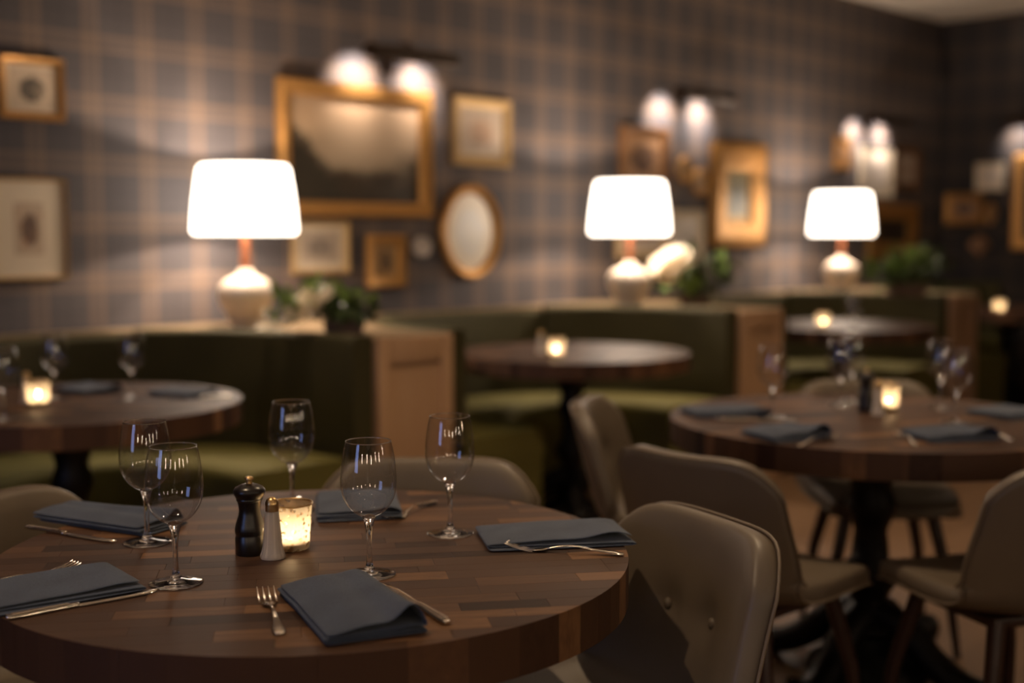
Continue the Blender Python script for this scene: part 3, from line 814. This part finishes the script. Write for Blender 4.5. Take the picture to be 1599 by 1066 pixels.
plant('large cream flowers with dark foliage beside the middle lamp', (1085, 477), (.16, .08, .06),
      [(1100, 440, 42, 34, 60, LD), (1075, 450, 40, 25, 34, LF), (1125, 425, 24, 25, 16, LF)],
      [(1032, 412), (1045, 402), (1058, 398), (1050, 418), (1036, 430), (1060, 420), (1068, 404), (1048, 438), (1028, 424), (1070, 415)], BLB, 8)
plant('bushy green plant beside the farthest lamp', (1415, 462), (.22, .11, .08),
      [(1385, 425, 30, 28, 46, LF), (1425, 415, 34, 26, 50, LF), (1440, 425, 40, 30, 50, LD), (1400, 440, 45, 18, 26, LD)], [], BL, 11)

# ------------------------------------------------------------------ tableware
def make_glass(label):
    t = thing('wine_glass', label, 'wine glass', (0, 0, 0), 0, 'empty stemmed wine glasses')
    bowl = spline([(.0045, 0, .0905), (.015, 0, .0935), (.028, 0, .103), (.0385, 0, .119), (.0428, 0, .138), (.0428, 0, .156), (.0408, 0, .177), (.0378, 0, .195), (.0348, 0, .208)], 30)
    b = MB().lathe([(p.x, p.z) for p in bowl], 48).build('bowl', M['thin_glass'], t, 60)
    MB().lathe([(.0342, .2072), (.0352, .2072), (.0354, .2082), (.0348, .2088), (.0342, .2082)], 48, (0, 0, 0), True).build('rim', M['glass'], t, 60)
    st = spline([(.0005, 0, .0955), (.0085, 0, .0925), (.0105, 0, .090), (.0082, 0, .084), (.0055, 0, .072), (.0042, 0, .055), (.004, 0, .035), (.0045, 0, .022), (.0062, 0, .014), (.0085, 0, .0105), (.0075, 0, .008), (.0005, 0, .0075)], 34)
    MB().lathe([(max(.0003, p.x), p.z) for p in st], 24).build('stem', M['glass'], t, 60)
    MB().lathe([(.0003, .0072), (.009, .0068), (.018, .0042), (.030, .0022), (.0395, .0018), (.0405, .0012), (.0395, .0004), (.0003, .0003)], 48).build('foot', M['glass'], t, 50)
    return t
GL = [  # pixel of the foot centre, label
    ((577, 897), 'sharp wine glass behind the centre napkin on the near table'),
    ((275, 910), 'wine glass at left front of the near table, overlapping another glass'),
    ((230, 847), 'wine glass at far left of the near table, partly behind another glass'),
    ((457, 797), 'wine glass behind the candle and pepper mill on the near table'),
    ((703, 833), 'wine glass left of the right hand napkin on the near table'),
    ((1205, 652), 'leftmost wine glass on the far table'),
    ((1311, 634), 'farther of the two overlapping wine glasses left of the pepper mill on the far table'),
    ((1329, 626), 'nearer the pepper mill of the two overlapping wine glasses on the far table'),
    ((1467, 637), 'left of the two overlapping wine glasses at the right of the far table'),
    ((1491, 660), 'right of the two overlapping wine glasses at the right of the far table'),
    ((8, 655), 'wine glass cut by the left edge on the nearest booth table'),
    ((87, 622), 'middle wine glass behind the candle on the nearest booth table'),
    ((207, 620), 'rightmost wine glass on the nearest booth table'),
    ((1332, 522), 'wine glass right of the candle on the third booth table'),
]
g0 = None
for (pxx, pyy), lb in GL:
    p = pz(pxx, pyy, TZ)
    if g0 is None: g0 = make_glass(lb); g0.location = (p.x, p.y, TZ)
    else: dup(g0, lb, (p.x, p.y, TZ))

def make_pepper(label):
    t = thing('pepper_mill', label, 'pepper mill', (0, 0, 0), 0, 'black pepper mills')
    MB().lathe([(.001, 0), (.0235, 0), (.0242, .002), (.0242, .028), (.0228, .031), (.0226, .033), (.0242, .036), (.0245, .042), (.0225, .052), (.0185, .064), (.0172, .072), (.018, .080), (.020, .088), (.001, .088)], 32).build('body', M['pepper'], t, 40)
    MB().lathe([(.001, .0885), (.0205, .0885), (.022, .091), (.0215, .093), (.0235, .0965), (.0262, .102), (.0262, .106), (.023, .1105), (.015, .1145), (.006, .117), (.001, .1172)], 32).build('head', M['pepper'], t, 40)
    MB().lathe([(.001, .117), (.0055, .117), (.0045, .1195), (.004, .121), (.007, .123), (.0072, .126), (.0055, .128), (.001, .1285)], 20).build('brass_knob', M['brass'], t, 50)
    return t
def make_salt(label):
    t = thing('salt_shaker', label, 'salt shaker', (0, 0, 0), 0, 'white salt shakers')
    oct_ = [(.001, 0), (.0215, 0), (.022, .004), (.0195, .010), (.0172, .018), (.0118, .073), (.0112, .077), (.001, .077)]
    MB().lathe([(r * .93, z + .0009) for r, z in oct_[:-1]] + [(.001, .075)], 16).build('salt_filling', M['salt'], t, 30)
    MB().lathe(oct_, 8).build('glass_body', M['thin_glass'], t, 20)
    MB().lathe([(.001, .0775), (.0108, .0775), (.0112, .079), (.0106, .081), (.0112, .083), (.0106, .085), (.0112, .087), (.0108, .091), (.009, .096), (.005, .0995), (.001, .1005)], 24).build('brass_cap', M['brass'], t, 40)
    return t
def make_candle(label):
    t = thing('votive_candle', label, 'candle', (0, 0, 0), 0, 'lit votive candles')
    MB().lathe([(.001, .002), (.029, .002), (.031, .004), (.0325, .03), (.0345, .06), (.0365, .0775)], 40).build('mercury_glass_cup', M['mercury'], t, 50)
    MB().lathe([(.0350, .0772), (.0372, .0765), (.0380, .0778), (.0372, .0792), (.0355, .0788)], 40, (0, 0, 0), True).build('rim', M['brass'], t, 60)
    MB().lathe([(.001, .0045), (.024, .0045), (.024, .020), (.022, .0215), (.001, .021)], 24).build('wax', M['wax'], t, 40)
    MB().lathe([(.0005, .0225), (.004, .026), (.0055, .031), (.0045, .038), (.002, .045), (.0003, .049)], 14).build('flame', M['flame'], t, 60)
    light('candle_light', 'POINT', (0, 0, .038), CANDLE_W, (1, .70, .42), t, shadow_soft_size=.006)
    return t
def spread(maker, items):
    first = None
    for (x, y), lb in items:
        p = pz(x, y, TZ)
        if first is None: first = maker(lb); first.location = (p.x, p.y, TZ)
        else: dup_l(first, lb, (p.x, p.y, TZ))
def dup_l(f, lb, loc): return dup(f, lb, loc)
spread(make_pepper, [((391, 864), 'turned black pepper mill with a brass knob on the near table'), ((1352, 642), 'black pepper mill on the far table')])
spread(make_salt, [((426, 871), 'tapered white salt shaker with a brass cap beside the pepper mill on the near table'), ((1371, 648), 'salt shaker between pepper mill and candle on the far table'),
                   ((42, 630), 'salt shaker left of the candle on the nearest booth table'), ((845, 551), 'salt shaker left of the candle on the second booth table')])
spread(make_candle, [((454, 857), 'glowing mercury glass votive candle on the near table'), ((1385, 640), 'glowing votive candle on the far table'), ((60, 634), 'glowing votive candle on the nearest booth table'),
                     ((869, 556), 'glowing votive candle on the second booth table'), ((1285, 510), 'glowing votive candle on the third booth table'), ((1560, 486), 'glowing votive candle on the farthest booth table')])

# ------------------------------------------------------------------ napkins
def napkin(label, c, ang, L, Wd, puff=.012, layers=4, lip=.0, seed=1):
    """folded cloth: a ribbon section (across x) folded back and forth, pulled along y, centred on c"""
    rnd = random.Random(seed)
    def sec(v):
        pts = []; hz = .0019; st = .0036; s_ = 1
        for k in range(layers):
            z = hz + st * k; n = 9; last = k == layers - 1
            xs = [(-.5 + i / n) * (Wd - .004 * (k % 2)) for i in range(n + 1)]
            if s_ < 0: xs = xs[::-1]
            for i, x in enumerate(xs):
                q = x / Wd + .5
                b = puff * (math.sin(PI * min(1, q * 1.02)) ** 2 * .25 + (math.exp(-((q - .86) / .12) ** 2) * (.35 + .65 * (1 - v) ** 2))) * (1 if last else .25 * k / layers)
                pts.append((x, z + b))
            if not last:
                xe = xs[-1] + s_ * .0022
                pts.append((xe, z + st / 2)); s_ = -s_
        return pts
    NV = 12; S_ = [sec(i / NV) for i in range(NV + 1)]; m = len(S_[0]); vs = []; fs = []
    for i in range(NV + 1):
        y = (-.5 + i / NV) * L
        for j, (x, z) in enumerate(S_[i]):
            wob = .0016 * noise.noise(Vector((x * 14 + seed, y * 14, seed * 3.1)))
            sk = lip * (j / m - .5) * .02
            vs.append((x + wob + .004 * math.sin(y * 9 + seed), y + sk + wob, max(.0014, z + abs(wob) * .4)))
    for i in range(NV):
        for j in range(m - 1): fs.append((i * m + j, i * m + j + 1, (i + 1) * m + j + 1, (i + 1) * m + j))
    o = MB().add(vs, fs).build('napkin', M['cloth'], None, 0)
    md = o.modifiers.new('cloth_thickness', 'SOLIDIFY'); md.thickness = .0022; md.offset = 0
    subsurf(o, 1)
    o.location = (c[0], c[1], TZ + .0006); o.rotation_euler.z = ang
    return tag(o, label, 'napkin', 'folded blue grey napkins')
def mid(*P):
    q = [pz(x, y, TZ + .010) for x, y in P]; return (sum(a.x for a in q) / len(q), sum(a.y for a in q) / len(q))
R_ = math.radians
napkin('folded blue grey napkin in sharp focus at the front centre of the near table', mid((430, 912), (575, 905), (660, 980), (512, 998)), R_(69 - 90), .262, .138, .034, 4, 0, 1)
napkin('folded blue grey napkin at the left front, cut by the photo edge', mid((-44, 901), (131, 886), (204, 918), (-14, 961)), R_(-9), .15, .235, .005, 3, 1, 2)
napkin('loosely folded blue grey napkin at the far left of the near table', mid((64, 799), (132, 788), (292, 814), (196, 832)), R_(102 - 90 + 3), .265, .108, .022, 4, 1, 3)
napkin('folded pale lit blue napkin at the right of the near table under a fork', mid((748, 820), (982, 810), (985, 846), (750, 854)), R_(-37 + 90), .14, .25, .016, 3, 1, 4).rotation_euler.z = R_(-37)
napkin('folded blue napkin at the back of the near table behind the sharp glass', mid((510, 772), (635, 768), (610, 800), (482, 806)), R_(-36), .205, .155, .010, 4, 1, 5)
napkin('folded napkin at the far left of the far table', mid((1065, 637), (1190, 632), (1200, 645), (1075, 648)), R_(-32), .15, .24, .008, 4, 1, 6)
napkin('folded napkin at the front left of the far table', mid((1158, 680), (1210, 668), (1300, 670), (1240, 684)), R_(-20), .15, .19, .03, 4, 1, 7)
napkin('folded napkin at the front right of the far table', mid((1415, 674), (1520, 668), (1540, 680), (1450, 688)), R_(-36), .15, .20, .028, 4, 1, 8)
napkin('folded napkin at the right edge of the far table', mid((1540, 640), (1605, 634), (1610, 645), (1545, 652)), R_(-15), .15, .20, .008, 4, 1, 9)
napkin('folded napkin behind the candle on the nearest booth table', mid((100, 605), (140, 600), (180, 607), (140, 615)), R_(0), .20, .14, .02, 4, 1, 10)
napkin('folded napkin at the right side of the nearest booth table', mid((245, 612), (270, 606), (330, 610), (300, 620)), R_(10), .20, .14, .012, 4, 1, 11)

# ------------------------------------------------------------------ cutlery (local: handle end at x=0, tip at +x, lying on z=0)
def strip(stations, z_of, th):
    """flat bar: stations of (x, y_low, y_high)"""
    vs = []; fs = []; n = len(stations)
    for x, a, b in stations:
        z = z_of(x); vs += [(x, a, z), (x, b, z), (x, b * .8 + a * .2, z + th), (x, a * .8 + b * .2, z + th)]
    for i in range(n - 1):
        for j in range(4):
            k = (j + 1) % 4; fs.append((i * 4 + j, i * 4 + k, (i + 1) * 4 + k, (i + 1) * 4 + j))
    fs += [(0, 1, 2, 3), tuple((n - 1) * 4 + j for j in range(4))]
    return MB().add(vs, fs)
def sym(L): return [(x, -w_, w_) for x, w_ in L]
def fz(x):
    if x < .05: return .0012 + .004 * (1 - x / .05) * 0 + .0035 * math.sin(x / .05 * PI / 2)
    if x < .125: return .0047 + .009 * math.sin((x - .05) / .075 * PI) ** 2
    return .0047 - .0035 * math.sin((min(x, .16) - .125) / .035 * PI / 2) + .011 * max(0, (x - .15) / .05) ** 1.6
def make_fork(label):
    t = thing('fork', label, 'fork', (0, 0, 0), 0, 'silver forks')
    MB_h = strip(sym([(0, .006), (.004, .0108), (.010, .0125), (.018, .012), (.03, .0090), (.05, .0056), (.075, .0036), (.105, .0029), (.122, .0036), (.128, .0062)]), fz, .0026)
    hd = subsurf(MB_h.build('handle', M['steel'], t, 50), 1)
    r = strip(sym([(.011, .0068), (.02, .0066), (.04, .0042), (.06, .0028)]), lambda x: fz(x) + .0026, .0006); r.build('handle_relief', M['steel'], hd, 50)
    rt_ = subsurf(strip(sym([(.1265, .0060), (.131, .0108), (.138, .0142), (.146, .0149), (.152, .0149)]), fz, .0018).build('fork_root', M['steel'], t, 50), 1)
    for k in range(4):
        y = (-1.5 + k) * .0080
        strip([(.1505, y - .0026, y + .0026), (.158, y - .0021, y + .0021), (.172, y - .0018, y + .0018), (.19, y - .0014, y + .0014), (.197, y - .0008, y + .0008)], fz, .0017).build('tine', M['steel'], rt_, 50)
    return t
def make_knife(label):
    t = thing('table_knife', label, 'knife', (0, 0, 0), 0, 'silver table knives')
    hd = subsurf(strip(sym([(0, .0052), (.003, .0096), (.010, .0118), (.03, .0112), (.07, .0090), (.09, .0080), (.094, .0100), (.099, .0100), (.101, .0075)]), lambda x: .0004, .0066).build('handle', M['steel'], t, 50), 1)
    strip(sym([(.008, .0062), (.03, .006), (.07, .0046), (.086, .004)]), lambda x: .0070, .0007).build('handle_relief', M['steel'], hd, 50)
    strip([(.1005, -.0045, .0045), (.108, -.0078, .0055), (.14, -.0092, .0055), (.18, -.0095, .0055), (.2, -.0085, .0055), (.212, -.004, .0055), (.218, .002, .005)], lambda x: .0022, .0016).build('blade', M['steel'], t, 50)
    return t
def lay(maker, items):
    first = None
    for (a, b), rest, lb in items:
        h = pz(*a, TZ); tp = pz(*b, TZ); ang = math.atan2(tp.y - h.y, tp.x - h.x)
        if first is None: first = maker(lb); o = first; o.location = (h.x, h.y, TZ + rest); o.rotation_euler.z = ang
        else: o = dup(first, lb, (h.x, h.y, TZ + rest), ang)
        lay.last = o
lay(make_fork, [
    (((437, 993), (410, 916)), 0, 'silver fork left of the front centre napkin, tines pointing away'),
    (((975, 868), (785, 857)), .0005, 'silver fork lying along the front edge of the right hand napkin'),
    (((-72, 932), (108, 891)), .0005, 'silver fork mostly hidden behind the left front napkin, only tines showing'),
    (((680, 784), (612, 814)), .0005, 'silver fork at the right side of the back napkin on the near table'),
    (((1246, 698), (1330, 676)), .0005, 'silver fork in front of the left front napkin on the far table'),
    (((1430, 696), (1388, 666)), .0005, 'silver fork left of the right front napkin on the far table'),
])
lay(make_knife, [
    (((700, 976), (600, 914)), 0, 'silver knife right of the front centre napkin on the near table'),
    (((8, 968), (252, 922)), 0, 'silver knife in front of the left front napkin'),
    (((40, 825), (182, 847)), 0, 'silver knife in front of the far left napkin on the near table'),
    (((468, 780), (482, 812)), 0, 'silver knife at the left side of the back napkin on the near table'),
    (((1582, 690), (1532, 662)), 0, 'silver knife right of the right front napkin on the far table'),
    (((1120, 655), (1215, 657)), 0, 'silver knife beside the left napkin on the far table'),
    (((362, 619), (300, 622)), 0, 'silver knife at the right end of the nearest booth table'),
])
